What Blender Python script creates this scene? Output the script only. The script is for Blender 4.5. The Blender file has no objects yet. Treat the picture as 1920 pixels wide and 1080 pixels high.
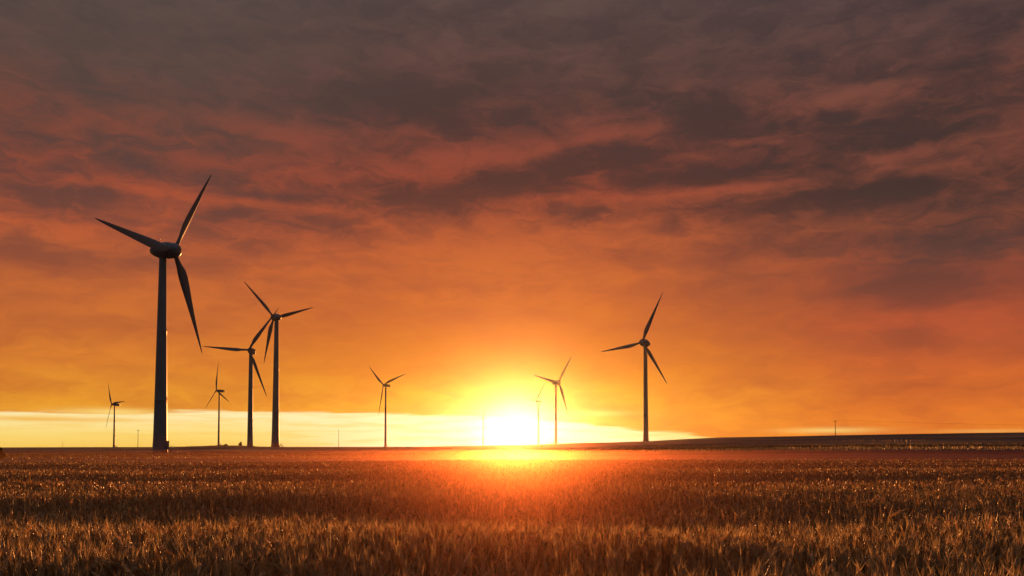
import bpy, bmesh, math, random
import numpy as np
from mathutils import Vector, Matrix, noise

# ------------------------------------------------------------------ camera
F = 1507.0; PITCH = math.radians(2.0); SHIFT = 245.4; CZ = 1.35
scene = bpy.context.scene
COL = scene.collection
cam_d = bpy.data.cameras.new("camera"); cam = bpy.data.objects.new("camera", cam_d); COL.objects.link(cam)
cam_d.sensor_width = 36.0; cam_d.lens = 36.0 * F / 1920.0; cam_d.shift_y = SHIFT / 1920.0
cam_d.clip_start = 0.05; cam_d.clip_end = 30000.0
cam.location = (0, 0, CZ); cam.rotation_euler = (math.radians(90) + PITCH, 0, 0)
scene.camera = cam

def ray(px, py):
    cx = (px - 960) / F; cy = (540 + SHIFT - py) / F
    return Vector((cx, math.cos(PITCH) - cy * math.sin(PITCH), math.sin(PITCH) + cy * math.cos(PITCH)))
def at(px, py, depth):                       # point seen at a pixel, at world depth y
    r = ray(px, py); s = depth / r.y
    return Vector((r.x * s, depth, r.z * s + CZ))
def azel(px, py):
    r = ray(px, py).normalized()
    return math.degrees(math.atan2(r.x, r.y)), math.degrees(math.asin(r.z))

scene.view_settings.view_transform = 'Standard'; scene.view_settings.look = 'None'
scene.view_settings.exposure = 0.0; scene.view_settings.gamma = 1.0
cy = scene.cycles
scene.render.engine = 'CYCLES'
cy.max_bounces = 5; cy.diffuse_bounces = 2; cy.glossy_bounces = 2; cy.transmission_bounces = 3
cy.volume_bounces = 0; cy.transparent_max_bounces = 16
cy.use_denoising = True; cy.sample_clamp_indirect = 2.0; cy.sample_clamp_direct = 0.0
cy.caustics_reflective = False; cy.caustics_refractive = False

# ------------------------------------------------------------------ sun
SUN_AZ, SUN_EL = azel(968, 803)
SUN_AZ_R, SUN_EL_R = math.radians(SUN_AZ), math.radians(SUN_EL)
sd = bpy.data.lights.new("sun", 'SUN'); sd.energy = 5.0; sd.angle = math.radians(0.5)
sd.color = (1.0, 0.35, 0.09)
sun = bpy.data.objects.new("sun", sd); COL.objects.link(sun)
sv = Vector((math.sin(SUN_AZ_R) * math.cos(SUN_EL_R), math.cos(SUN_AZ_R) * math.cos(SUN_EL_R), math.sin(SUN_EL_R)))
sun.rotation_euler = sv.to_track_quat('Z', 'Y').to_euler()

# ------------------------------------------------------------------ sky
def lin(c):
    out = []
    for v in c:
        v = v / 255.0
        out.append(v / 12.92 if v <= 0.04045 else ((v + 0.055) / 1.055) ** 2.4)
    return out

class NT:                                    # small helper to write node maths
    def __init__(s, tree): s.t = tree; s.n = tree.nodes; s.l = tree.links
    def node(s, kind, **kw):
        n = s.n.new(kind)
        for k, v in kw.items(): setattr(n, k, v)
        return n
    def put(s, sock, v):
        if isinstance(v, bpy.types.NodeSocket): s.l.new(v, sock)
        elif v is not None: sock.default_value = v
    def m(s, op, a, b=None, c=None, clamp=False):
        n = s.node('ShaderNodeMath', operation=op); n.use_clamp = clamp
        s.put(n.inputs[0], a)
        if b is not None: s.put(n.inputs[1], b)
        if c is not None: s.put(n.inputs[2], c)
        return n.outputs[0]
    def v(s, op, a, b=None):
        n = s.node('ShaderNodeVectorMath', operation=op)
        s.put(n.inputs[0], a)
        if b is not None: s.put(n.inputs[1], b)
        return n.outputs['Value'] if op in ('LENGTH', 'DOT_PRODUCT') else n.outputs[0]
    def xyz(s, x, y, z):
        n = s.node('ShaderNodeCombineXYZ'); s.put(n.inputs[0], x); s.put(n.inputs[1], y); s.put(n.inputs[2], z); return n.outputs[0]
    def sep(s, v):
        n = s.node('ShaderNodeSeparateXYZ'); s.put(n.inputs[0], v); return n.outputs
    def noise(s, vec, scale=1.0, detail=4, rough=0.55, dist=0.0):
        n = s.node('ShaderNodeTexNoise'); s.put(n.inputs['Vector'], vec); n.inputs['Scale'].default_value = scale
        n.inputs['Detail'].default_value = detail; n.inputs['Roughness'].default_value = rough
        n.inputs['Distortion'].default_value = dist
        return n.outputs
    def ss(s, x, a, b):                      # smoothstep a..b -> 0..1
        n = s.node('ShaderNodeMapRange', interpolation_type='SMOOTHSTEP'); s.put(n.inputs[0], x)
        s.put(n.inputs[1], a); s.put(n.inputs[2], b); return n.outputs[0]
    def mapr(s, x, a, b, c=0.0, d=1.0):
        n = s.node('ShaderNodeMapRange'); s.put(n.inputs[0], x); s.put(n.inputs[1], a); s.put(n.inputs[2], b)
        s.put(n.inputs[3], c); s.put(n.inputs[4], d); return n.outputs[0]
    def ramp(s, x, stops, interp='LINEAR'):
        n = s.node('ShaderNodeValToRGB'); n.color_ramp.interpolation = interp; e = n.color_ramp.elements
        while len(e) > 1: e.remove(e[-1])
        e[0].position = stops[0][0]; e[0].color = (*stops[0][1], 1)
        for p, c in stops[1:]:
            k = e.new(p); k.color = (*c, 1)
        s.put(n.inputs[0], x); return n.outputs[0]
    def mix(s, f, a, b, mode='MIX'):
        n = s.node('ShaderNodeMix', data_type='RGBA', blend_type=mode)
        s.put(n.inputs[0], f); s.put(n.inputs[6], a if not isinstance(a, (tuple, list)) else (*a[:3], 1))
        s.put(n.inputs[7], b if not isinstance(b, (tuple, list)) else (*b[:3], 1)); return n.outputs[2]

world = bpy.data.worlds.new("World"); scene.world = world; world.use_nodes = True
W = NT(world.node_tree); W.n.clear()
wout = W.node('ShaderNodeOutputWorld'); wbg = W.node('ShaderNodeBackground'); W.l.new(wbg.outputs[0], wout.inputs[0])
dirv = W.v('NORMALIZE', W.node('ShaderNodeTexCoord').outputs['Generated'])
dx, dy, dz = W.sep(dirv)
az = W.m('MULTIPLY', W.m('ARCTAN2', dx, dy), 57.29578)
el = W.m('MULTIPLY', W.m('ARCSINE', dz), 57.29578)

# warped sky coordinates: cloud features are stretched sideways and wander
w0 = W.noise(W.xyz(W.m('MULTIPLY', az, 0.11), W.m('MULTIPLY', el, 0.26), 3.1), 1.0, 4, 0.55)[1]
wr, wg, wb = W.sep(w0)
azw = W.m('ADD', az, W.m('MULTIPLY', W.m('SUBTRACT', wr, 0.5), 4.0))
elw = W.m('ADD', el, W.m('MULTIPLY', W.m('SUBTRACT', wg, 0.5), 1.8))
P = W.xyz(azw, elw, 0.0)

# cloud masses (px, py, half width, half height, weight): + is thick dark cloud, - a thin glowing one
BLOBS = [
 (1330,222,75,30,.95),(1560,235,80,20,.6),(1120,302,100,18,.8),(1170,268,26,12,.5),(1480,215,40,14,.35),(1690,265,120,9,.4),(1390,315,150,14,.6),(1290,335,90,14,.6),
 (1530,385,240,20,.6),(1700,340,150,22,.3),(1840,440,150,30,.4),(800,188,150,26,.75),(1780,170,120,34,.5),
 (960,352,90,18,.8),(690,276,65,14,.5),(780,372,60,20,.7),(110,352,120,24,.8),(270,305,110,20,.55),
 (90,482,170,14,.75),(400,412,40,11,.6),(600,420,75,20,.5),(470,468,60,12,.3),(650,384,70,9,.6),(450,367,100,7,.6),
 (1780,540,130,16,.8),(1620,548,90,10,.5),(1400,560,110,30,.4),(1300,500,60,11,.4),(1780,640,200,13,.3),
 (180,610,150,13,.3),(740,545,100,17,.3),(690,590,130,10,.25),(1150,190,110,16,.4),(1000,60,300,50,.12),
 (1080,395,60,12,.4),(1500,470,300,14,.25),(1200,620,90,11,.2),
 (985,282,70,16,-.7),(1180,243,80,13,-.8),(1560,190,110,16,-.9),(1700,290,110,8,-.5),(1330,355,120,6,-.45),(1650,160,60,8,-.4),(1790,300,90,9,-.3),(1480,295,60,6,-.35),(1260,150,60,10,-.25),(1400,264,60,6,-.6),(1400,352,80,6,-.5),
 (700,320,130,14,-.6),(905,205,45,14,-.4),(290,358,130,11,-.7),(600,255,160,18,-.4),(520,392,150,10,-.5),
 (940,470,200,50,-.5),(1510,485,120,13,-.5),(110,425,120,16,-.5),(880,300,80,10,-.5),(1080,370,80,10,-.5),
 (480,240,120,16,-.3),(1780,585,160,9,-.4),(640,130,120,20,-.25),(760,110,60,14,-.3),(330,540,150,20,-.3),(1450,410,60,5,-.3)]
tot = None
for (bx, by, rx, ry, wgt) in BLOBS:
    a0, e0 = azel(bx, by); ra = math.degrees(rx / F) * 1.25 * math.cos(math.radians(a0)) ** 2; re = math.degrees(ry / F) * 1.35
    q = W.v('MULTIPLY', W.v('SUBTRACT', P, (a0, e0, 0.0)), (1 / ra, 1 / re, 0.0))
    g = W.m('MULTIPLY', W.m('EXPONENT', W.m('MULTIPLY', W.v('DOT_PRODUCT', q, q), -1.0)), wgt)
    tot = g if tot is None else W.m('ADD', tot, g)
tilt = W.m('ADD', el, W.m('MULTIPLY', az, -0.05))
nA = W.noise(W.xyz(W.m('MULTIPLY', azw, 0.13), W.m('MULTIPLY', W.m('ADD', tilt, W.m('MULTIPLY', W.m('SUBTRACT', wg, .5), 1.5)), 0.42), 0.0), 1.0, 3, 0.5, 0.1)[0]
w1 = W.noise(W.xyz(W.m('MULTIPLY', az, 0.30), W.m('MULTIPLY', el, 0.8), 4.7), 1.0, 3, 0.5)[1]
vr, vg, vb = W.sep(w1)
az2 = W.m('ADD', az, W.m('MULTIPLY', W.m('SUBTRACT', vr, .5), 5.0)); el2 = W.m('ADD', el, W.m('MULTIPLY', W.m('SUBTRACT', vg, .5), 2.4))
nB = W.noise(W.xyz(W.m('MULTIPLY', az2, 0.30), W.m('MULTIPLY', el2, 0.95), 1.7), 1.0, 6, 0.56, 0.3)[0]
nC = W.noise(W.xyz(W.m('MULTIPLY', az2, 0.85), W.m('MULTIPLY', el2, 1.9), 9.0), 1.0, 5, 0.6, 0.6)[0]
billow = W.m('ABSOLUTE', W.m('SUBTRACT', nC, 0.5))
dens = W.m('ADD', W.m('MULTIPLY', W.m('SUBTRACT', nA, 0.5), 1.3), W.m('MULTIPLY', W.m('SUBTRACT', nB, 0.5), W.m('ADD', 1.3, W.m('MULTIPLY', W.ss(el, 8.0, 17.0), 0.7))))
dens = W.m('SUBTRACT', dens, W.m('MULTIPLY', W.m('SUBTRACT', billow, 0.08), W.m('ADD', 0.35, W.m('MULTIPLY', W.ss(el, 9.0, 17.0), 0.75))))
hi = W.ss(el, 10.0, 21.0)
dens = W.m('ADD', W.m('ADD', dens, W.m('MULTIPLY', tot, 0.85)), W.m('ADD', 0.44, W.m('MULTIPLY', hi, 0.10)))
dark = W.ss(dens, -0.25, 1.22)

E = lambda py: max(0.0, min(1.0, azel(960, py)[1] / 32.0))
eln = W.m('DIVIDE', el, 32.0, clamp=True)
def col_ramp(st): return W.ramp(eln, sorted([(E(p), lin(c)) for p, c in st], key=lambda q: q[0]))
litC = col_ramp([(835,(250,165,42)),(740,(250,176,44)),(700,(232,143,34)),(640,(214,118,34)),(560,(212,108,44)),(460,(192,94,50)),(360,(158,72,50)),(260,(132,68,54)),(160,(104,69,61)),(0,(98,76,70))])
litL = col_ramp([(835,(245,170,45)),(760,(242,165,45)),(700,(228,138,46)),(640,(216,120,48)),(560,(200,104,50)),(460,(186,88,52)),(360,(154,74,52)),(280,(122,70,57)),(200,(98,72,64)),(0,(92,77,73))])
litR = col_ramp([(820,(248,140,38)),(770,(235,124,42)),(700,(212,102,46)),(640,(190,86,50)),(560,(168,78,50)),(460,(142,74,52)),(360,(128,70,55)),(240,(121,71,58)),(160,(102,69,62)),(0,(88,70,68))])
drkC = col_ramp([(835,(235,130,40)),(700,(226,122,42)),(600,(196,96,48)),(500,(160,76,50)),(420,(108,58,48)),(340,(82,50,46)),(200,(74,54,51)),(0,(78,62,60))])
drkL = col_ramp([(835,(215,130,40)),(700,(194,104,45)),(600,(166,84,50)),(500,(124,70,54)),(400,(98,62,55)),(280,(82,64,58)),(0,(80,68,65))])
drkR = col_ramp([(820,(205,98,40)),(700,(168,80,48)),(600,(130,66,50)),(520,(88,58,52)),(400,(68,48,44)),(240,(68,50,48)),(0,(70,57,58))])
wl = W.ss(az, -3.0, -26.0); wr_ = W.ss(az, 3.0, 27.0)
lit = W.mix(wr_, W.mix(wl, litC, litL), litR)
drk = W.mix(wr_, W.mix(wl, drkC, drkL), drkR)
cloud = W.mix(dark, lit, drk)

# the clear strip under the cloud deck
edge = W.ramp(W.mapr(az, -45, 45), [((a + 45) / 90, (v / 4.0,) * 3) for a, v in
        [(-45, 2.2), (-32, 2.25), (-25, 2.2), (-21, 2.48), (-10, 2.45), (-3, 2.2), (1, 1.95), (5, 1.75), (9, 1.25), (12.5, .95), (15, .45), (18, .1), (45, 0.0)]])
edge = W.m('MULTIPLY', edge, 4.0)
sn = W.noise(W.xyz(W.m('MULTIPLY', az, 0.22), W.m('MULTIPLY', el, 3.0), 5.0), 1.0, 5, 0.55)[0]
edge = W.m('ADD', edge, W.m('MULTIPLY', W.m('SUBTRACT', sn, 0.5), 0.9))
strip = W.ss(W.m('SUBTRACT', edge, el), -0.10, 0.20)
def streak(px, py, rx, ry, k):
    a0, e0 = azel(px, py)
    q = W.v('MULTIPLY', W.v('SUBTRACT', W.xyz(az, el, 0.0), (a0, e0, 0.0)), (1 / math.degrees(rx / F), 1 / math.degrees(ry / F), 0.0))
    return W.m('MULTIPLY', W.m('EXPONENT', W.m('MULTIPLY', W.v('DOT_PRODUCT', q, q), -1.0)), k)
low = W.ramp(W.m('DIVIDE', el, 3.0, clamp=True), [(0.0, lin((252,205,95))), (.25, lin((252,218,118))), (.5, lin((253,228,150))), (.72, lin((254,236,178))), (1.0, lin((252,225,140)))])
midc = W.mix(W.ss(az, -20.0, -6.0), low, lin((255,240,185)))
midc = W.mix(W.ss(az, 6.0, 14.0), midc, lin((255,222,130)))
band = W.m('MULTIPLY', W.ss(sn, 0.46, 0.62), 0.45)
midc = W.mix(band, midc, lin((250,205,100)))
sky = W.mix(strip, cloud, midc)
for a in [(215, 772, 75, 6, .8), (1555, 807, 75, 5, .65), (1860, 808, 80, 3, .3), (1120, 775, 60, 5, .5)]:
    sky = W.mix(streak(*a), sky, lin((255, 222, 125)))
sky = W.mix(streak(90, 786, 140, 3.5, .75), sky, lin((240, 175, 60)))

# solar aureole seen on the cloud, and the sun itself
sep_sun = W.v('DOT_PRODUCT', dirv, tuple(sv))
ang = W.m('MULTIPLY', W.m('ARCCOSINE', W.m('MINIMUM', sep_sun, 1.0)), 57.29578)
ga = W.m('EXPONENT', W.m('MULTIPLY', W.m('POWER', W.m('DIVIDE', ang, 4.2), 2.0), -1.0))
gb = W.m('EXPONENT', W.m('MULTIPLY', W.m('POWER', W.m('DIVIDE', ang, 1.7), 2.0), -1.0))
disc = W.ss(ang, 1.0, 0.35)
def scaled(color, f):
    n = W.node('ShaderNodeVectorMath', operation='SCALE'); W.put(n.inputs[0], color); W.put(n.inputs[3], f); return n.outputs[0]
sky = W.v('ADD', sky, scaled((0.03, 0.03, 0.0), ga))
sky = W.v('ADD', sky, scaled((0.25, 0.22, 0.14), gb))
sky = W.v('ADD', sky, scaled((4.0, 3.4, 2.4), disc))

# dusk away from the sun, and the physical sky behind it all
away = W.ss(W.m('ABSOLUTE', az), 42.0, 85.0)
up = W.ss(el, 29.0, 52.0)
sky = W.mix(away, sky, (0.036, 0.039, 0.044))
sky = W.mix(up, sky, (0.130, 0.135, 0.165))
nish = W.node('ShaderNodeTexSky', sky_type='NISHITA'); nish.sun_disc = False
nish.sun_elevation = SUN_EL_R; nish.sun_rotation = SUN_AZ_R; nish.dust_density = 3.0
sky = W.v('ADD', sky, scaled(nish.outputs[0], 0.003))
W.l.new(sky, wbg.inputs[0]); wbg.inputs[1].default_value = 1.0
world.cycles.sampling_method = 'MANUAL'; world.cycles.sample_map_resolution = 1024

# ------------------------------------------------------------------ helpers
def tag(o, label=None, cat=None, group=None, kind=None):
    if label: o['label'] = label
    if cat: o['category'] = cat
    if group: o['group'] = group
    if kind: o['kind'] = kind
    return o
def empty(name, loc, rz=0.0):
    o = bpy.data.objects.new(name, None); COL.objects.link(o); o.location = loc; o.rotation_euler = (0, 0, rz)
    o.empty_display_size = 1.0; return o
def obj(name, bm, mat, parent=None, smooth=True):
    me = bpy.data.meshes.new(name); bm.normal_update(); bm.to_mesh(me); bm.free()
    for p in me.polygons: p.use_smooth = smooth
    me.materials.append(mat)
    o = bpy.data.objects.new(name, me); COL.objects.link(o)
    if parent: o.parent = parent
    return o
def loft(bm, rings, cap=True):
    vs = [[bm.verts.new(p) for p in r] for r in rings]
    for a, b in zip(vs, vs[1:]):
        n = len(a)
        for i in range(n): bm.faces.new((a[i], a[(i + 1) % n], b[(i + 1) % n], b[i]))
    if cap:
        bm.faces.new(list(reversed(vs[0]))); bm.faces.new(vs[-1])
def tube(bm, pts, rad, seg=8):
    pts = [Vector(p) for p in pts]; rings = []
    rad = rad if isinstance(rad, (list, tuple)) else [rad] * len(pts)
    for i, p in enumerate(pts):
        d = (pts[min(i + 1, len(pts) - 1)] - pts[max(i - 1, 0)]).normalized()
        u = d.cross(Vector((0.13, 0.2, 0.97)) if abs(d.z) < .9 else Vector((1, 0, 0))).normalized(); v = d.cross(u)
        rings.append([p + rad[i] * (math.cos(t) * u + math.sin(t) * v) for t in [2 * math.pi * k / seg for k in range(seg)]])
    loft(bm, rings)
def box(bm, x0, x1, y0, y1, z0, z1, bev=0.0):
    r = bmesh.ops.create_cube(bm, size=1.0)
    bmesh.ops.scale(bm, vec=(x1 - x0, y1 - y0, z1 - z0), verts=r['verts'])
    bmesh.ops.translate(bm, vec=((x0 + x1) / 2, (y0 + y1) / 2, (z0 + z1) / 2), verts=r['verts'])
    if bev:
        es = list({e for v in r['verts'] for e in v.link_edges})
        bmesh.ops.bevel(bm, geom=es, offset=bev, segments=2, affect='EDGES')
def lathe(bm, prof, seg=32, axis='Z', off=(0, 0, 0)):
    rings = []
    for r, h in prof:
        ring = []
        for k in range(seg):
            t = 2 * math.pi * k / seg; c, s = r * math.cos(t), r * math.sin(t)
            p = (c, s, h) if axis == 'Z' else (h, c, s)
            ring.append(Vector(p) + Vector(off))
        rings.append(ring)
    loft(bm, rings)

# ------------------------------------------------------------------ materials
def principled(name, base, rough=0.6, metal=0.0, spec=0.5, wear=0.0, scale=1.0):
    m = bpy.data.materials.new(name); m.use_nodes = True; N = NT(m.node_tree)
    b = m.node_tree.nodes['Principled BSDF']; b.inputs['Roughness'].default_value = rough
    b.inputs['Metallic'].default_value = metal; b.inputs['Specular IOR Level'].default_value = spec
    tc = N.node('ShaderNodeTexCoord').outputs['Object']
    n = N.noise(N.v('MULTIPLY', tc, (scale, scale, scale * 0.25)), 1.0, 5, 0.6)[0]
    N.put(b.inputs['Base Color'], N.mix(N.m('MULTIPLY', N.ss(n, 0.4, 0.75), wear), tuple(base), tuple(c * 0.55 for c in base)))
    return m
M_TOWER = principled('tower_paint', (0.25, 0.25, 0.26), 0.45, 0, 0.5, 0.35, 0.6)
M_BLADE = principled('blade_gelcoat', (0.21, 0.21, 0.22), 0.6, 0, 0.35, 0.2, 0.3)
M_NAC = principled('nacelle_shell', (0.21, 0.21, 0.22), 0.4, 0, 0.5, 0.25, 0.5)
M_STEEL = principled('galvanised_steel', (0.45, 0.45, 0.45), 0.4, 0.8, 0.5, 0.3, 3)
M_CONC = principled('concrete', (0.33, 0.31, 0.28), 0.9, 0, 0.3, 0.5, 1.5)
M_DOOR = principled('door_paint', (0.18, 0.19, 0.2), 0.5, 0, 0.5, 0.3, 2)
M_WOOD = principled('weathered_wood', (0.12, 0.085, 0.06), 0.85, 0, 0.3, 0.5, 2)
M_CER = principled('ceramic', (0.25, 0.16, 0.12), 0.2, 0, 0.6, 0.1, 5)
M_WIRE = principled('bare_cable', (0.10, 0.10, 0.10), 0.5, 0.6, 0.5, 0.1, 1)

# ------------------------------------------------------------------ ground
HOR = [(-2500,842),(-900,842),(0,840.5),(150,839),(300,838.5),(395,836),(440,836),(500,838),(720,838),(800,837.5),(900,835.5),(1000,834),(1100,831),(1215,828),(1290,823.5),(1350,820.5),(1450,818.3),(1560,816.5),(1750,814),(1920,811.5),(2600,806),(4500,806)]
RID = [(-2500,1100),(0,1100),(350,1150),(500,900),(900,820),(1100,640),(1215,560),(1400,540),(1920,520),(4500,520)]
def lerp_tab(tab, x):
    x = np.clip(x, tab[0][0], tab[-1][0]); return np.interp(x, [t[0] for t in tab], [t[1] for t in tab])
def sstep(a, b, x):
    t = np.clip((x - a) / (b - a), 0, 1); return t * t * (3 - 2 * t)
def ground_z(x, y):
    x = np.asarray(x, float); y = np.asarray(y, float)
    r = np.hypot(x, y) + 1e-6
    a = np.arctan2(x, y); a = np.clip(a, -1.15, 1.15); ca = np.cos(a)
    px = 960 + F * np.tan(a)
    d = r * ca                                # depth along the view
    rr = lerp_tab(RID, px); hz = lerp_tab(HOR, px)
    zr = CZ + rr * (838 - hz) / F
    t = sstep(60, 1, (d - 0) * 0 + 0) if False else sstep(90, 1.0 * rr, d) if np.ndim(rr) == 0 else np.clip((d - 90) / (rr - 90), 0, 1)
    t = t * t * (3 - 2 * t) * 0.35 + t * 0.65
    front = sstep(-40, 60, y)
    z = zr * t * front
    z = z - 1.3 * np.exp(-((d - 250) / 130.0) ** 2) * sstep(1250, 500, px) * front       # hollow round the near turbine
    z = z + 0.55 * np.exp(-((d - 120) / 35.0) ** 2) * sstep(900, 1700, px) * front
    far = sstep(60, 200, r)
    z = z + far * (0.22 * np.sin(x * 0.021 + y * 0.05 + 1.0) + 0.18 * np.sin(y * 0.083 - x * 0.013)) * (1 - 0.6 * sstep(500, 900, r))
    return z
def gz(x, y): return float(ground_z(np.array([x]), np.array([y]))[0])

rs = np.concatenate([[0.0], np.geomspace(1.0, 3900, 300)])
na = 720
an = np.linspace(0, 2 * np.pi, na, endpoint=False)
R_, A_ = np.meshgrid(rs[1:], an, indexing='ij')
gx = (R_ * np.sin(A_)).ravel(); gy = (R_ * np.cos(A_)).ravel(); gzv = ground_z(gx, gy)
verts = np.vstack([[0, 0, gz(0, 0)], np.stack([gx, gy, gzv], 1)])
nr = len(rs) - 1
i = np.arange(nr - 1)[:, None] * na; j = np.arange(na)[None, :]; j2 = (j + 1) % na
quads = np.stack([i + j, i + na + j, i + na + j2, i + j2], -1).reshape(-1, 4) + 1
faces = [tuple(q[::-1]) for q in quads.tolist()] + [(0, int(k) + 1, int((k + 1) % na) + 1) for k in range(na)]
gm = bpy.data.meshes.new('ground'); gm.from_pydata(verts.tolist(), [], faces); gm.update()
for p in gm.polygons: p.use_smooth = True
ground = bpy.data.objects.new('ground', gm); COL.objects.link(ground); tag(ground, kind='structure')
bmg = bmesh.new(); bmg.from_mesh(gm); bmesh.ops.recalc_face_normals(bmg, faces=bmg.faces)
if sum(f.normal.z for f in bmg.faces) < 0: bmesh.ops.reverse_faces(bmg, faces=bmg.faces)
bmg.to_mesh(gm); bmg.free()
mg = bpy.data.materials.new('farmland'); mg.use_nodes = True; N = NT(mg.node_tree); b = mg.node_tree.nodes['Principled BSDF']
pos = N.node('ShaderNodeNewGeometry').outputs['Position']
gxs, gys, gzs = N.sep(pos)
big = N.noise(N.v('MULTIPLY', pos, (0.004, 0.004, 0)), 1.0, 2, .5)[0]
# strips of different crops, tracks and stubble running across the view
yy = N.m('ADD', gys, N.m('ADD', N.m('MULTIPLY', gxs, 0.16), N.m('MULTIPLY', big, 60.0)))
st = N.noise(N.xyz(N.m('MULTIPLY', gxs, 0.0016), N.m('MULTIPLY', yy, 0.028), 0.0), 1.0, 4, .6)[0]
crop = N.ramp(st, [(0.0, (.03, .021, .014)), (.40, (.04, .028, .018)), (.45, (.22, .13, .07)), (.50, (.26, .15, .08)), (.53, (.05, .035, .022)), (.61, (.07, .045, .03)), (.65, (.32, .2, .12)), (1, (.26, .17, .10))])
fine = N.noise(N.v('MULTIPLY', pos, (0.9, 1.6, 1)), 1.0, 6, .65)[0]
crop = N.mix(N.m('MULTIPLY', N.ss(fine, .35, .7), .6), crop, (.05, .035, .02))
trackd = N.m('ABSOLUTE', N.m('SUBTRACT', N.m('ADD', gys, N.m('MULTIPLY', gxs, 0.42)), 92.0))
crop = N.mix(N.m('MULTIPLY', N.ss(trackd, 3.2, 1.8), .85), crop, (.34, .25, .17))
near = N.ss(N.v('LENGTH', pos), 70.0, 45.0)
soil = N.mix(N.ss(fine, .3, .7), (.035, .026, .017), (.075, .055, .035))
N.put(b.inputs['Base Color'], N.mix(near, crop, soil)); b.inputs['Roughness'].default_value = .75; b.inputs['Specular IOR Level'].default_value = .35
bp = N.node('ShaderNodeBump'); bp.inputs['Strength'].default_value = 1.0; bp.inputs['Distance'].default_value = 0.5
N.put(bp.inputs['Height'], N.noise(N.v('MULTIPLY', pos, (.7, 1.2, 1)), 1.0, 8, .7)[0]); N.put(b.inputs['Normal'], bp.outputs[0])
gm.materials.append(mg)

# ------------------------------------------------------------------ wheat
rng = np.random.default_rng(7)
def vnoise(x, y, seed=0):                    # smooth value noise
    xi = np.floor(x).astype(int); yi = np.floor(y).astype(int); fx = x - xi; fy = y - yi
    fx = fx * fx * (3 - 2 * fx); fy = fy * fy * (3 - 2 * fy)
    def h(a, c):
        n = (a * 374761393 + c * 668265263 + seed * 1442695041) & 0x7fffffff
        n = ((n ^ (n >> 13)) * 1274126177) & 0x7fffffff
        return ((n ^ (n >> 16)) & 0xffff) / 65535.0
    return (h(xi, yi) * (1 - fx) + h(xi + 1, yi) * fx) * (1 - fy) + (h(xi, yi + 1) * (1 - fx) + h(xi + 1, yi + 1) * fx) * fy
def canopy(x, y):
    w = vnoise(x * .5 + 9, y * .5, 3) - .5
    h = 0.70 + 0.05 * (vnoise(x * .22, y * .45, 1) - .5) + 0.05 * (vnoise(x * .7 + 3, y * 1.1, 2) - .5)
    # lower belts across the field, dipped so the low sun leaves them shaded
    c = 8.6 - 0.07 * x + w * 1.6
    left = 1 - 0.55 * sstep(0.5, 3.5, x)
    h = h - 0.085 * left * np.exp(-((y - c) / 1.45) ** 4)
    c2 = 4.3 + 0.02 * x + w * .8
    h = h - 0.07 * np.exp(-((y - c2) / .55) ** 2) * (1 - .6 * sstep(0.3, 1.6, x))
    c3 = 17.2 + w * 2
    h = h - 0.06 * np.exp(-((y - c3) / 1.6) ** 2) * vnoise(x * .12, y * 0 + 4, 6) * 1.6
    c4 = 28.0 + w * 3
    h = h - 0.09 * np.exp(-((y - c4) / 3.6) ** 4)
    return h

def ear(tint, sides, rings, L, Wd, awn, lean, rg):
    """one ear with its top at the origin's height; returns verts, quads/tris, colours"""
    V, Fc, C = [], [], []
    tip = np.array([math.cos(lean[1]) * math.sin(lean[0]), math.sin(lean[1]) * math.sin(lean[0]), math.cos(lean[0])])
    side = np.cross(tip, [0.3, 0.9, 0.1]); side /= np.linalg.norm(side); oth = np.cross(tip, side)
    base = -tip * L
    for k in range(rings + 1):
        t = k / rings
        w = Wd * (0.35 + 1.0 * math.sin(math.pi * min(1, t * 0.82 + 0.14)) ** .8) * (1.15 if k % 2 else .85)
        if k == rings: w = Wd * .12
        c0 = base + tip * L * t + side * 0.01 * L * math.sin(t * 3)
        for s in range(sides):
            a = 2 * math.pi * (s + .5 * (k % 2)) / sides
            V.append(c0 + w * (math.cos(a) * side + .75 * math.sin(a) * oth)); C.append(tint * (0.85 + .3 * rg.random()))
    for k in range(rings):
        for s in range(sides):
            a = k * sides + s; a2 = k * sides + (s + 1) % sides
            Fc.append((a, a2, a2 + sides)); Fc.append((a, a2 + sides, a + sides))
    for q in range(awn):
        t = .4 + .6 * rg.random(); c0 = base + tip * L * t
        d = tip + (rg.random(3) - .5) * .75; d /= np.linalg.norm(d); ln = L * (.35 + .45 * rg.random()); p = np.cross(d, [rg.random(), rg.random(), .2]); p /= np.linalg.norm(p)
        n = len(V); V += [c0 + p * .0011, c0 - p * .0011, c0 + d * ln]; C += [tint * 1.1] * 3; Fc.append((n, n + 1, n + 2))
    return V, Fc, C, base
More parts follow.
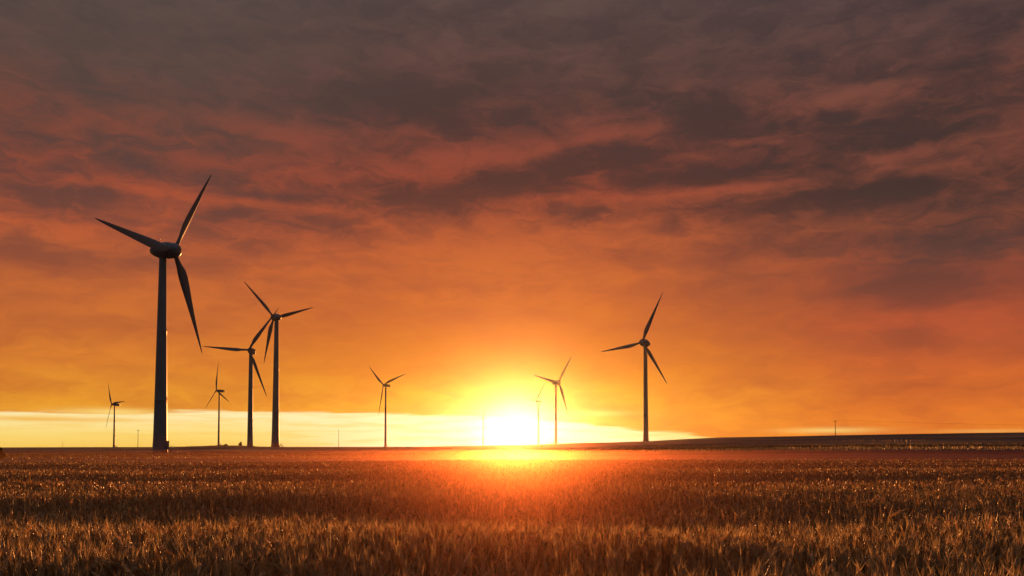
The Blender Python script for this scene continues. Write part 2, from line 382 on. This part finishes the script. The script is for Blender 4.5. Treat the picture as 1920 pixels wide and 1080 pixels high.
def plant(lod, rg, wide=1.0):
    V, Fc, C = [], [], []
    tan = np.array([.62, .44, .23]); grn = np.array([.12, .13, .055]); straw = np.array([.40, .29, .14])
    g = rg.random(); tint = tan * (.75 + .4 * rg.random()) * (1 - .35 * g) + grn * .35 * g
    L = (.085 + .04 * rg.random()); lean = (abs(rg.normal(0, .28)) + (.7 if rg.random() < .1 else 0), rg.random() * 6.28)
    sides, rings, awn = {0: (5, 6, 7), 1: (4, 3, 2), 2: (3, 2, 0)}[lod]
    v, f_, c, base = ear(tint, sides, rings, L, .0082 * wide, awn, lean, rg)
    V += v; Fc += f_; C += c
    foot = base + np.array([(rg.random() - .5) * .10, (rg.random() - .5) * .10, -.62])
    def ribbon(pts, ws, col):
        n = len(V)
        for p, w, cc in zip(pts, ws, col):
            V.append(p + w); V.append(p - w); C.extend([cc, cc])
        for k in range(len(pts) - 1):
            a = n + 2 * k; Fc.append((a, a + 1, a + 3)); Fc.append((a, a + 3, a + 2))
    a = rg.random() * 6.28; w = np.array([math.cos(a), math.sin(a), 0]) * .0016 * wide
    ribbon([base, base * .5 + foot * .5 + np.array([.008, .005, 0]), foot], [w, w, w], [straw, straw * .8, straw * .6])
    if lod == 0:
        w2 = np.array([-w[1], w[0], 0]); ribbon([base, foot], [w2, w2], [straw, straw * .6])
    for q in range({0: 4, 1: 3, 2: 2}[lod]):
        t = rg.random() * .30 + .03; p0 = base * (1 - t) + foot * t
        a = rg.random() * 6.28; h = np.array([math.cos(a), math.sin(a), 0]); s = np.array([-h[1], h[0], 0]) * (.0030 + .0025 * rg.random()) * wide
        ln = .06 + .11 * rg.random(); up = 1.15 - .7 * rg.random() ** 3
        m = rg.random(); lc = grn * m + straw * .75 * (1 - m)
        K = {0: 4, 1: 3, 2: 2}[lod]
        pts, ws, cs = [], [], []
        for k in range(K + 1):
            u = k / K
            pts.append(p0 + h * ln * (u * .30 + .12 * u * u) + np.array([0, 0, 1]) * ln * (up * u - .35 * u * u * (1.5 - up)))
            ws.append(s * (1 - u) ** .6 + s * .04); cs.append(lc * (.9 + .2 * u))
        ribbon(pts, ws, cs)
    return np.array(V), np.array(Fc), np.array(C)
def scatter(r0, r1, dens, lod, wide, slack):
    half = math.radians(34.5)
    a0, a1 = -half, half
    xm = r1 * math.tan(half) + slack
    n = int(dens * 2 * xm * (r1 - r0)); x = rng.uniform(-xm, xm, n); y = rng.uniform(r0, r1, n)
    keep = np.abs(x) < y * math.tan(half) + slack
    x, y = x[keep], y[keep]
    bald = vnoise(x * 1.3, y * 1.3, 11) * .6 + vnoise(x * 4, y * 4, 12) * .4
    keep = rng.random(len(x)) < np.clip(.55 + 1.1 * (bald - .25), .25, 1)
    x, y = x[keep], y[keep]
    if r0 > 40:                              # strips of standing crop between bare headlands and tracks
        yy = y + .16 * x; s1 = vnoise(x * .004 + 3, yy * .075, 21) + .35 * (vnoise(x * .02, yy * .2, 22) - .5)
        keep = (s1 > .63) & (np.abs(y + .42 * x - 92) > 3) & (np.hypot(x + 109, y - 250) > 16)
        x, y = x[keep], y[keep]
    nv = 40; rg = np.random.default_rng(int(r0 * 10) + 5)
    pl = [plant(lod, rg, wide) for _ in range(nv)]
    which = rng.integers(0, nv, len(x))
    Vs, Fs, Cs = [], [], []; off = 0
    for k in range(nv):
        idx = np.where(which == k)[0]
        if len(idx) == 0: continue
        V, Fc, C = pl[k]; m = len(idx)
        th = rng.uniform(0, 6.28, m); sc = rng.uniform(.85, 1.2, m); co, si = np.cos(th) * sc, np.sin(th) * sc
        X = V[None, :, 0] * co[:, None] - V[None, :, 1] * si[:, None] + x[idx][:, None]
        Y = V[None, :, 0] * si[:, None] + V[None, :, 1] * co[:, None] + y[idx][:, None]
        top = canopy(x[idx], y[idx]) + np.minimum(rng.normal(0, .03, m), .055) + (rng.random(m) < .015) * rng.uniform(.02, .10, m) + ground_z(x[idx], y[idx])
        Z = V[None, :, 2] * sc[:, None] + top[:, None]
        Vs.append(np.stack([X, Y, Z], -1).reshape(-1, 3))
        Fs.append((Fc[None] + (np.arange(m) * len(V))[:, None, None] + off).reshape(-1, 3)); off += m * len(V)
        br = rng.uniform(.65, 1.25, m)
        Cs.append((C[None] * br[:, None, None]).reshape(-1, 3))
    return np.concatenate(Vs), np.concatenate(Fs), np.concatenate(Cs)
LODS = [(2.6, 7.0, 330, 0, 1.1, 2.5), (7.0, 13.0, 230, 1, 1.25, 2.5), (13.0, 24.0, 110, 2, 1.9, 3.0), (24.0, 42.0, 55, 2, 3.0, 5.0), (42.0, 62.0, 22, 2, 5.0, 8.0), (62.0, 112.0, 7, 2, 8.0, 12.0), (112.0, 235.0, 2.2, 2, 11.0, 20.0)]
AV, AF, AC = [], [], []; o_ = 0
for a in LODS:
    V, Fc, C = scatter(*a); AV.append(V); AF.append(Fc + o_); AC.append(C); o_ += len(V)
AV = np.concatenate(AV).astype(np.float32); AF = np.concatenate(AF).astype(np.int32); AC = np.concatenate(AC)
wm = bpy.data.meshes.new('wheat')
wm.vertices.add(len(AV)); wm.vertices.foreach_set('co', AV.ravel())
wm.loops.add(AF.size); wm.loops.foreach_set('vertex_index', AF.ravel())
wm.polygons.add(len(AF)); wm.polygons.foreach_set('loop_start', np.arange(0, AF.size, 3, dtype=np.int32)); wm.polygons.foreach_set('loop_total', np.full(len(AF), 3, np.int32))
wm.update(calc_edges=True)
ca = wm.color_attributes.new('tint', 'FLOAT_COLOR', 'POINT')
ca.data.foreach_set('color', np.concatenate([AC, np.ones((len(AC), 1))], 1).astype(np.float32).ravel())
mw = bpy.data.materials.new('wheat_straw'); mw.use_nodes = True; N = NT(mw.node_tree); N.n.clear()
out = N.node('ShaderNodeOutputMaterial'); at_ = N.node('ShaderNodeAttribute', attribute_name='tint').outputs[0]
dif = N.node('ShaderNodeBsdfDiffuse'); tr = N.node('ShaderNodeBsdfTranslucent'); N.put(dif.inputs[0], at_)
N.put(tr.inputs[0], N.mix(1.0, at_, (1.8, 1.8, 1.7), 'MULTIPLY'))
mx = N.node('ShaderNodeMixShader'); mx.inputs[0].default_value = .52; N.l.new(dif.outputs[0], mx.inputs[1]); N.l.new(tr.outputs[0], mx.inputs[2])
gl = N.node('ShaderNodeBsdfGlossy'); gl.inputs['Roughness'].default_value = .44; gl.inputs['Color'].default_value = (.9, .9, .9, 1)
fr = N.node('ShaderNodeFresnel'); fr.inputs[0].default_value = 1.42
mx2 = N.node('ShaderNodeMixShader'); N.put(mx2.inputs[0], N.m('MULTIPLY', fr.outputs[0], .26)); N.l.new(mx.outputs[0], mx2.inputs[1]); N.l.new(gl.outputs[0], mx2.inputs[2])
N.l.new(mx2.outputs[0], out.inputs[0]); wm.materials.append(mw)
wheat = bpy.data.objects.new('wheat', wm); COL.objects.link(wheat)
tag(wheat, 'ripe wheat with pointed golden ears filling the whole foreground field', 'wheat', kind='stuff')
print('wheat tris', len(AF))

# ------------------------------------------------------------------ wind turbines
def airfoil(chord, thick, n=9):
    up, dn = [], []
    for k in range(n):
        t = (1 - math.cos(math.pi * k / (n - 1))) / 2
        yt = thick * chord * (1.4845 * math.sqrt(t) - .63 * t - 1.758 * t * t + 1.4215 * t ** 3 - .5075 * t ** 4) * 1.0
        up.append(((t - .3) * chord, yt)); dn.append(((t - .3) * chord, -yt * .7))
    return up + dn[-2:0:-1]
def blade_bm(R, bend, root=1.0, cmax=2.9):
    """blade along +Z in the rotor frame; rotor axis is +X, chord along Y"""
    bm = bmesh.new(); rings = []
    st = [(.018, 0, 1), (.05, .0, 1), (.09, .25, .8), (.14, .62, .45), (.20, .90, .28), (.26, 1.0, .22), (.34, .95, .19), (.45, .80, .17), (.58, .62, .15), (.72, .45, .14), (.85, .30, .13), (.94, .18, .12), (.985, .09, .12), (1.0, .02, .12)]
    for t, c, th in st:
        chord = root * 1.15 if c == 0 else max(c * cmax, 0.05)
        if c == .25: chord = root * 1.5
        twist = math.radians(24 * (1 - min(1, t / .9)) ** 1.5 + 3)
        af = airfoil(chord, th if c else 1.0)
        m = len(af)
        if c == 0:
            af = [(root * .5 * math.cos(2 * math.pi * (k - 0) / m + math.pi), -root * .5 * math.sin(2 * math.pi * k / m + math.pi)) for k in range(m)]
        elif t < .16:
            k_ = .5 if t < .1 else .15
            ci = [(root * .5 * math.cos(2 * math.pi * k / m + math.pi), -root * .5 * math.sin(2 * math.pi * k / m + math.pi)) for k in range(m)]
            af = [(a[0] * (1 - k_) + b_[0] * k_, a[1] * (1 - k_) + b_[1] * k_) for a, b_ in zip(af, ci)]
        cs, sn_ = math.cos(twist), math.sin(twist)
        rings.append([Vector((p[1] * cs + p[0] * sn_ - bend * t * t, -p[0] * cs + p[1] * sn_, t * R)) for p in af])
    loft(bm, rings); bmesh.ops.recalc_face_normals(bm, faces=bm.faces); return bm

GROUP = 'wind turbines of the wind farm'
def turbine(label, hubpx, hubpy, depth, yaw_deg, ph_deg, tilt_deg, bend, R, kind, rtop, rbase, over, nac, cmax=2.9, stairs=False):
    hub = at(hubpx, hubpy, depth); yaw = math.radians(yaw_deg); tilt = math.radians(tilt_deg)
    bx, by = hub.x - math.cos(yaw) * over * math.cos(tilt), hub.y - math.sin(yaw) * over * math.cos(tilt)
    gz0 = gz(bx, by); H = hub.z - gz0 - over * math.sin(tilt)
    root = empty('wind_turbine', (bx, by, gz0), yaw)
    tag(root, label, 'wind turbine', GROUP)
    top = H - nac['r'] * .80
    # foundation
    bm = bmesh.new(); lathe(bm, [(rbase + 1.3, -1.0), (rbase + 1.3, .12), (rbase + 1.15, .2), (rbase + .3, .22)], 40); obj('foundation', bm, M_CONC, root, False)
    # tower with weld flanges
    bm = bmesh.new(); prof = []; S = 40
    for k in range(S + 1):
        t = k / S; r = rbase + (rtop - rbase) * (t ** .92 * .9 + .1 * t) + .18 * rbase * max(0, 1 - t * 9) ** 2 * .6
        prof.append((r, .2 + t * (top - .2)))
        if k in (11, 25): prof += [(r + .015, .2 + t * (top - .2) + .02), (r + .015, .2 + t * (top - .2) + .22), (r, .2 + t * (top - .2) + .24)]
    lathe(bm, prof, 48); tw = obj('tower', bm, M_TOWER, root)
    da = (math.radians(-8) - yaw) if stairs else math.radians(200)
    def dpt(r, t, z): return Vector((math.cos(da) * r - math.sin(da) * t, math.sin(da) * r + math.cos(da) * t, z))
    def dbox(bm, r0, r1, t0, t1, z0, z1):
        vs = [bm.verts.new(dpt(r, t, z)) for r in (r0, r1) for t in (t0, t1) for z in (z0, z1)]
        for f_ in ((0, 1, 3, 2), (4, 6, 7, 5), (0, 4, 5, 1), (2, 3, 7, 6), (0, 2, 6, 4), (1, 5, 7, 3)): bm.faces.new([vs[q] for q in f_])
        bmesh.ops.recalc_face_normals(bm, faces=bm.faces)
    rb = rbase * 1.07
    bm = bmesh.new(); dbox(bm, rb - .6, rb + (.42 if stairs else .12), -.55, .55, 2.0, 4.7 if stairs else 4.4); obj('entrance_housing', bm, M_DOOR, root, False)
    bm = bmesh.new()
    dbox(bm, rb - .3, rb + 1.9, -.9, .9, 1.82, 1.98)
    for s in range(8):
        dbox(bm, rb + 1.95 + s * .27, rb + 2.25 + s * .27, -.55, .55, 1.62 - s * .22, 1.66 - s * .22)
    for t_ in (-.6, .6):
        vs = [bm.verts.new(dpt(r, t_ + dt, z)) for dt in (-.03, .03) for r, z in ((rb + 1.9, 1.95), (rb + 1.9, 1.65), (rb + 4.2, -.1), (rb + 4.4, .0))]
        for f_ in ((0, 1, 2, 3), (7, 6, 5, 4), (0, 4, 5, 1), (1, 5, 6, 2), (2, 6, 7, 3), (3, 7, 4, 0)): bm.faces.new([vs[q] for q in f_])
    for r_ in (rb + .7, rb + 1.8):
        for t_ in (-.8, .8): dbox(bm, r_ - .05, r_ + .05, t_ - .05, t_ + .05, .1, 1.82)
    stp = obj('entrance_stairs', bm, M_STEEL, root, False)
    bm = bmesh.new()
    for t_ in (-.85, .85):
        tube(bm, [dpt(rb + .1, t_, 3.05), dpt(rb + 1.85, t_, 3.05), dpt(rb + 4.2, t_, 1.1)], .03, 6)
        tube(bm, [dpt(rb + .1, t_, 2.55), dpt(rb + 1.85, t_, 2.55)], .022, 6)
        for r_, z0, z1 in ((rb + .9, 1.98, 3.05), (rb + 1.85, 1.98, 3.05), (rb + 4.2, .0, 1.1)): tube(bm, [dpt(r_, t_, z0), dpt(r_, t_, z1)], .03, 6)
    obj('handrail', bm, M_STEEL, stp)
    # nacelle: axis is local +X tilted up by tilt
    rm = Matrix.Rotation(-tilt, 4, 'Y'); hubl = Vector((over * math.cos(tilt), 0, H + over * math.sin(tilt)))
    T = Matrix.Translation(hubl) @ rm
    r = nac['r']; Ln = nac['L']; x0 = -Ln
    bm = bmesh.new()
    if kind == 'egg':
        prof = [(.02 * r, x0)]
        for k in range(1, 15):
            t = k / 14; u = t ** .9
            prof.append((r * (math.sin(min(1, u * 1.02) * math.pi / 2) ** .62) * (1 - .10 * max(0, t - .8) / .2), x0 + t * (Ln - 1.15)))
        prof.append((r * .80, -1.10))
        lathe(bm, prof, 36, 'X')
        for v in bm.verts:
            if v.co.z < -r * .82: v.co.z = -r * .82 + (v.co.z + r * .82) * .4
    else:
        w, h = r * .82, r
        prof = [(.72, -Ln), (.98, -Ln + .35), (1.0, -Ln * .5), (.95, -1.6), (.72, -.9)]
        rings = []
        for sc, xx in prof:
            rings.append([Vector((xx, w * sc * math.copysign(abs(math.cos(a)) ** .35, math.cos(a)), h * sc * math.copysign(abs(math.sin(a)) ** .35, math.sin(a)))) for a in [2 * math.pi * (k + .5) / 24 for k in range(24)]])
        loft(bm, rings)
    bmesh.ops.recalc_face_normals(bm, faces=bm.faces); bmesh.ops.transform(bm, matrix=T, verts=bm.verts)
    nc = obj('nacelle', bm, M_NAC, root)
    bm = bmesh.new(); mp = T @ Vector((-Ln * .62, 0, r * (.86 if kind == 'egg' else .98)))
    tube(bm, [mp - Vector((0, 0, .3)), mp + Vector((0, 0, 1.5))], .045, 6)
    tube(bm, [mp + Vector((0, -.45, 1.15)), mp + Vector((0, .45, 1.15))], .03, 6)
    for s in (-.45, .45): lathe(bm, [(.02, 0), (.09, .02), (.09, .16), (.02, .22)], 8, 'Z', mp + Vector((0, s, 1.15)))
    obj('wind_sensor', bm, M_STEEL, nc)
    # yaw collar
    bm = bmesh.new(); lathe(bm, [(rtop * .98, top - .3), (rtop * 1.15, top - .25), (rtop * 1.15, top + .35), (rtop * .9, top + r * .3)], 32); obj('yaw_collar', bm, M_STEEL, root)
    # hub / spinner
    bm = bmesh.new(); hr = r * (.86 if kind == 'egg' else .62)
    lathe(bm, [(hr, -1.02)] + [(hr * math.cos(a) ** .75 if a < 1.55 else .02, -.2 + (hr * .8 + .3) * math.sin(a)) for a in [k * math.pi / 2 / 9 for k in range(10)]], 32, 'X')
    bmesh.ops.recalc_face_normals(bm, faces=bm.faces); bmesh.ops.transform(bm, matrix=T, verts=bm.verts)
    hb = obj('hub', bm, M_NAC, root)
    first = None
    rr = Vector((0, 1, 0)); uu = rm.to_3x3() @ Vector((0, 0, 1)); nn = rm.to_3x3() @ Vector((1, 0, 0))
    for k in range(3):
        a = math.radians(ph_deg + 120 * k)
        d = math.cos(a) * rr + math.sin(a) * uu; e = nn.cross(d) * -1
        Mb = Matrix(((nn.x, d.cross(nn).x, d.x, hubl.x), (nn.y, d.cross(nn).y, d.y, hubl.y), (nn.z, d.cross(nn).z, d.z, hubl.z), (0, 0, 0, 1)))
        if first is None:
            bm = blade_bm(R, bend, 1.25 if R > 30 else 1.0, cmax); o = obj('blade', bm, M_BLADE, root); first = o
        else:
            o = first.copy(); COL.objects.link(o); o.parent = root
        o.matrix_local = Mb
    return root
egg = dict(r=2.8, L=8.6); ball = dict(r=2.95, L=8.6); boxn = dict(r=1.75, L=8.2); thin = dict(r=1.45, L=9.6)
turbine('huge near wind turbine at left, tallest of all, egg-shaped nacelle and steps at its foot', 326.4, 469.8, 249.3, 348.0, 59.2, -2.0, -.2, 35, 'egg', 1.08, 2.15, 3.9, egg, 3.5, True)
turbine('second tallest wind turbine, round nacelle, one sunlit blade hanging beside its wide tower', 513.8, 595.2, 587.1, 138.9, 40.3, 5.6, .6, 35, 'egg', 1.45, 2.75, 3.4, ball, 3.0)
turbine('wind turbine with one blade pointing flat left, its tower just left of the sunlit-blade one', 466.2, 656.1, 538.8, 259.3, 54.3, 4, .5, 35, 'box', 1.25, 1.85, 3.2, dict(r=1.8, L=7.5), 2.6)
turbine('small far wind turbine with one blade straight up, rising beside the two horizon bushes', 405.6, 732.1, 913.9, 225.4, 95.3, 4, 1.5, 35, 'box', .75, 1.2, 3.6, thin, 2.6)
turbine('small far wind turbine left of the huge tower, two blades forming a narrow sideways V', 209.4, 758.0, 1000, 229.1, 4.5, 4, 1.5, 35, 'box', .75, 1.25, 3.6, thin, 2.6)
turbine('lone wind turbine whose blades form a Y, standing midway between tall pair and sun', 719.0, 721.6, 903.5, 234.0, 19.0, 4, 1.5, 35, 'box', .8, 1.3, 3.6, thin, 2.5)
turbine('orange hazy wind turbine with broad nacelle, just right of the sun', 1047.3, 716.9, 780.5, 315.1, 51.3, 3.6, .5, 35, 'egg', .95, 1.45, 3.6, dict(r=2.6, L=8.6), 3.0)
turbine('very faint wind turbine washed out by glare, between the sun and the orange hazy one', 1005.5, 751.9, 1192.4, 205.3, 47.2, 4, .5, 35, 'box', 1.2, 1.7, 3.6, dict(r=1.6, L=8.5), 1.9)
turbine('faintest and farthest wind turbine, a thin outline just left of the sun', 903.6, 784.0, 1785.3, 229.1, 63.2, 4, .5, 35, 'box', .95, 1.5, 3.6, dict(r=1.6, L=8.0), 1.8)
turbine('dark wind turbine standing alone on the rising ground right of the sun', 1204.3, 642.1, 525.8, 225.3, 65.2, 4, .3, 35, 'egg', 1.15, 1.75, 3.4, dict(r=2.7, L=8.4), 3.0)

# ------------------------------------------------------------------ utility poles and cable
def pole(label, px, py_top, depth, arm=True, r=.14, h_extra=0.0, group='poles of the power line'):
    p = at(px, py_top, depth); g = gz(p.x, p.y); H = p.z - g
    root = empty('utility_pole', (p.x, p.y, g)); tag(root, label, 'pole', group)
    bm = bmesh.new(); tube(bm, [(0, 0, -.5), (0, 0, H * .5), (0, 0, H)], [r * 1.25, r * 1.05, r * .8], 10); obj('shaft', bm, M_WOOD, root)
    if arm:
        bm = bmesh.new(); box(bm, -1.1, 1.1, -.07, .07, H - .75, H - .55, .02); obj('crossarm', bm, M_WOOD, root, False)
        for s in (-1.0, 0.0, 1.0):
            bm = bmesh.new(); z0 = H - .55 if s else H
            lathe(bm, [(.02, 0), (.05, .05), (.11, .08), (.06, .14), (.11, .18), (.06, .24), (.08, .3), (.02, .34)], 10, 'Z', (s, 0, z0 - .02)); obj('insulator', bm, M_CER, root)
    return p, H
pA, hA = pole('lone utility pole on the dark hill at right, cable leaving it', 1566, 788, 500, True, .17)
pole('faint thin pole with short crossarm, between small left turbine and huge tower', 259, 806, 640, True, .16)
pole('plain thin mast without crossarm, left of the Y-bladed turbine', 635, 804, 760, False, .16)
pole('barely visible stub of a pole on the far left horizon', 118, 827, 900, False, .10)
bm = bmesh.new(); tgt = at(2500, 795, 430); n = 24
for off in ((0, 0, .3),):
    pts = [pA.lerp(tgt, t) + Vector((off[0], off[1], off[2] - 4.2 * 4 * t * (1 - t) * .55)) for t in [k / n for k in range(n + 1)]]
    tube(bm, pts, .035, 5)
cab = obj('power_cable', bm, M_WIRE); tag(cab, 'thin overhead cable sagging from the hill pole towards the right edge', 'cable')

# ------------------------------------------------------------------ shrubs
ml = bpy.data.materials.new('leaves'); ml.use_nodes = True; N = NT(ml.node_tree); N.n.clear()
out = N.node('ShaderNodeOutputMaterial'); rnd = N.node('ShaderNodeNewGeometry').outputs['Random Per Island']
cc = N.ramp(rnd, [(0, (.035, .045, .015)), (.6, (.07, .075, .025)), (1, (.16, .11, .04))])
dif = N.node('ShaderNodeBsdfDiffuse'); tr = N.node('ShaderNodeBsdfTranslucent'); N.put(dif.inputs[0], cc); N.put(tr.inputs[0], cc)
mx = N.node('ShaderNodeMixShader'); mx.inputs[0].default_value = .45; N.l.new(dif.outputs[0], mx.inputs[1]); N.l.new(tr.outputs[0], mx.inputs[2]); N.l.new(mx.outputs[0], out.inputs[0])
def shrub(label, px, depth, w, h, lobes, seed, leaf=.12, n=900):
    rg = random.Random(seed); x = (px - 960) / F * depth; g = gz(x, depth)
    root = empty('shrub', (x, depth, g)); tag(root, label, 'shrub', 'shrubs')
    bm = bmesh.new()
    for k in range(5):
        a = rg.uniform(0, 6.28); tube(bm, [(0, 0, -.2), (math.cos(a) * w * .12, math.sin(a) * w * .12, h * .35), (math.cos(a) * w * .3, math.sin(a) * w * .3, h * .75)], [.09 * h / 2, .05 * h / 2, .015 * h], 6)
    obj('stem', bm, M_WOOD, root)
    bm = bmesh.new()
    for k in range(n):
        lx, lz, lr = rg.choice(lobes)
        d = Vector((rg.gauss(0, 1), rg.gauss(0, 1), rg.gauss(0, 1))).normalized() * rg.random() ** .4
        p = Vector((lx * w + d.x * lr * w, d.y * lr * w, max(.05, lz * h + d.z * lr * h * .9)))
        u = Vector((rg.gauss(0, 1), rg.gauss(0, 1), rg.gauss(0, 1))).normalized(); v = u.cross(Vector((rg.gauss(0, 1), rg.gauss(0, 1), rg.gauss(0, 1)))).normalized()
        s = leaf * rg.uniform(.6, 1.5)
        bm.faces.new([bm.verts.new(p + u * s), bm.verts.new(p + v * s * .5), bm.verts.new(p - u * s), bm.verts.new(p - v * s * .5)])
    obj('foliage', bm, ml, root, False)
shrub('leafy shrub cut off by the left edge, small and rounded', -1, 120, 1.5, 2.0, [(0, .55, .42), (-.3, .45, .35), (.35, .4, .3), (.05, .8, .25)], 1, .09, 1500)
shrub('low rounded dark shrub on the horizon nearest the tower with the upright blade', 423, 900, 3.6, 2.7, [(-.35, .3, .3), (.1, .5, .42), (.5, .3, .3)], 2, .25, 900)
shrub('tall rounded dark shrub on the horizon, the bigger of the two there', 450.5, 900, 3.4, 5.0, [(-.2, .35, .38), (.2, .6, .35), (.25, .3, .4), (.25, .8, .22)], 3, .28, 1300)
# ragged hedge along the far field edge
rg = random.Random(5); bm = bmesh.new()
for k in range(5000):
    px = rg.uniform(392, 478) if rg.random() < .8 else rg.uniform(330, 520); d = 905 + rg.uniform(-3, 3); x = (px - 960) / F * d
    hh = (.5 + .8 * noise.noise(Vector((x * .09, 0, 0)))) * 1.0
    p = Vector((x, d, gz(x, d) + abs(rg.gauss(0, .5)) * max(.15, hh)))
    u = Vector((rg.gauss(0, 1), rg.gauss(0, 1), rg.gauss(0, 1))).normalized(); v = u.cross(Vector((rg.gauss(0, 1), rg.gauss(0, 1), .3))).normalized(); s = rg.uniform(.15, .35)
    bm.faces.new([bm.verts.new(p + u * s), bm.verts.new(p + v * s * .5), bm.verts.new(p - u * s), bm.verts.new(p - v * s * .5)])
hd = obj('field_edge_scrub', bm, ml, None, False); tag(hd, 'low ragged scrub along the far field edge below the shrubs', 'scrub', kind='stuff')

# ------------------------------------------------------------------ air
def air(name, x0, x1, y0, y1, z0, z1, dens, g, label, color=(1, .93, .85)):
    bm = bmesh.new(); box(bm, x0, x1, y0, y1, z0, z1)
    m = bpy.data.materials.new(name); m.use_nodes = True; n = m.node_tree.nodes; n.clear()
    o = n.new('ShaderNodeOutputMaterial'); v = n.new('ShaderNodeVolumePrincipled')
    v.inputs['Color'].default_value = (*color, 1); v.inputs['Density'].default_value = dens; v.inputs['Anisotropy'].default_value = g
    m.node_tree.links.new(v.outputs[0], o.inputs['Volume'])
    h = obj(name, bm, m, None, False); tag(h, label, 'haze', kind='stuff'); return h
air('haze', -4100, 4100, -4100, 4100, -12, 150, 1.55e-5, .942, 'thin warm haze filling the air over the fields')

# broad mist layers, added and tinted red for ground glow: near wheat, hollow beyond
for x0, x1, y0, y1, z0, top, d in ((-60, 60, -20, 66, -.5, 1.15, 3.0e-3), (-260, 260, 68, 620, -9, 3.2, 8e-5)):
    air('haze', x0, x1, y0, y1, z0, top, d, .945, 'low ground mist, added and tinted orange-red to make the fields glow below the sun', (1, .37, .18))
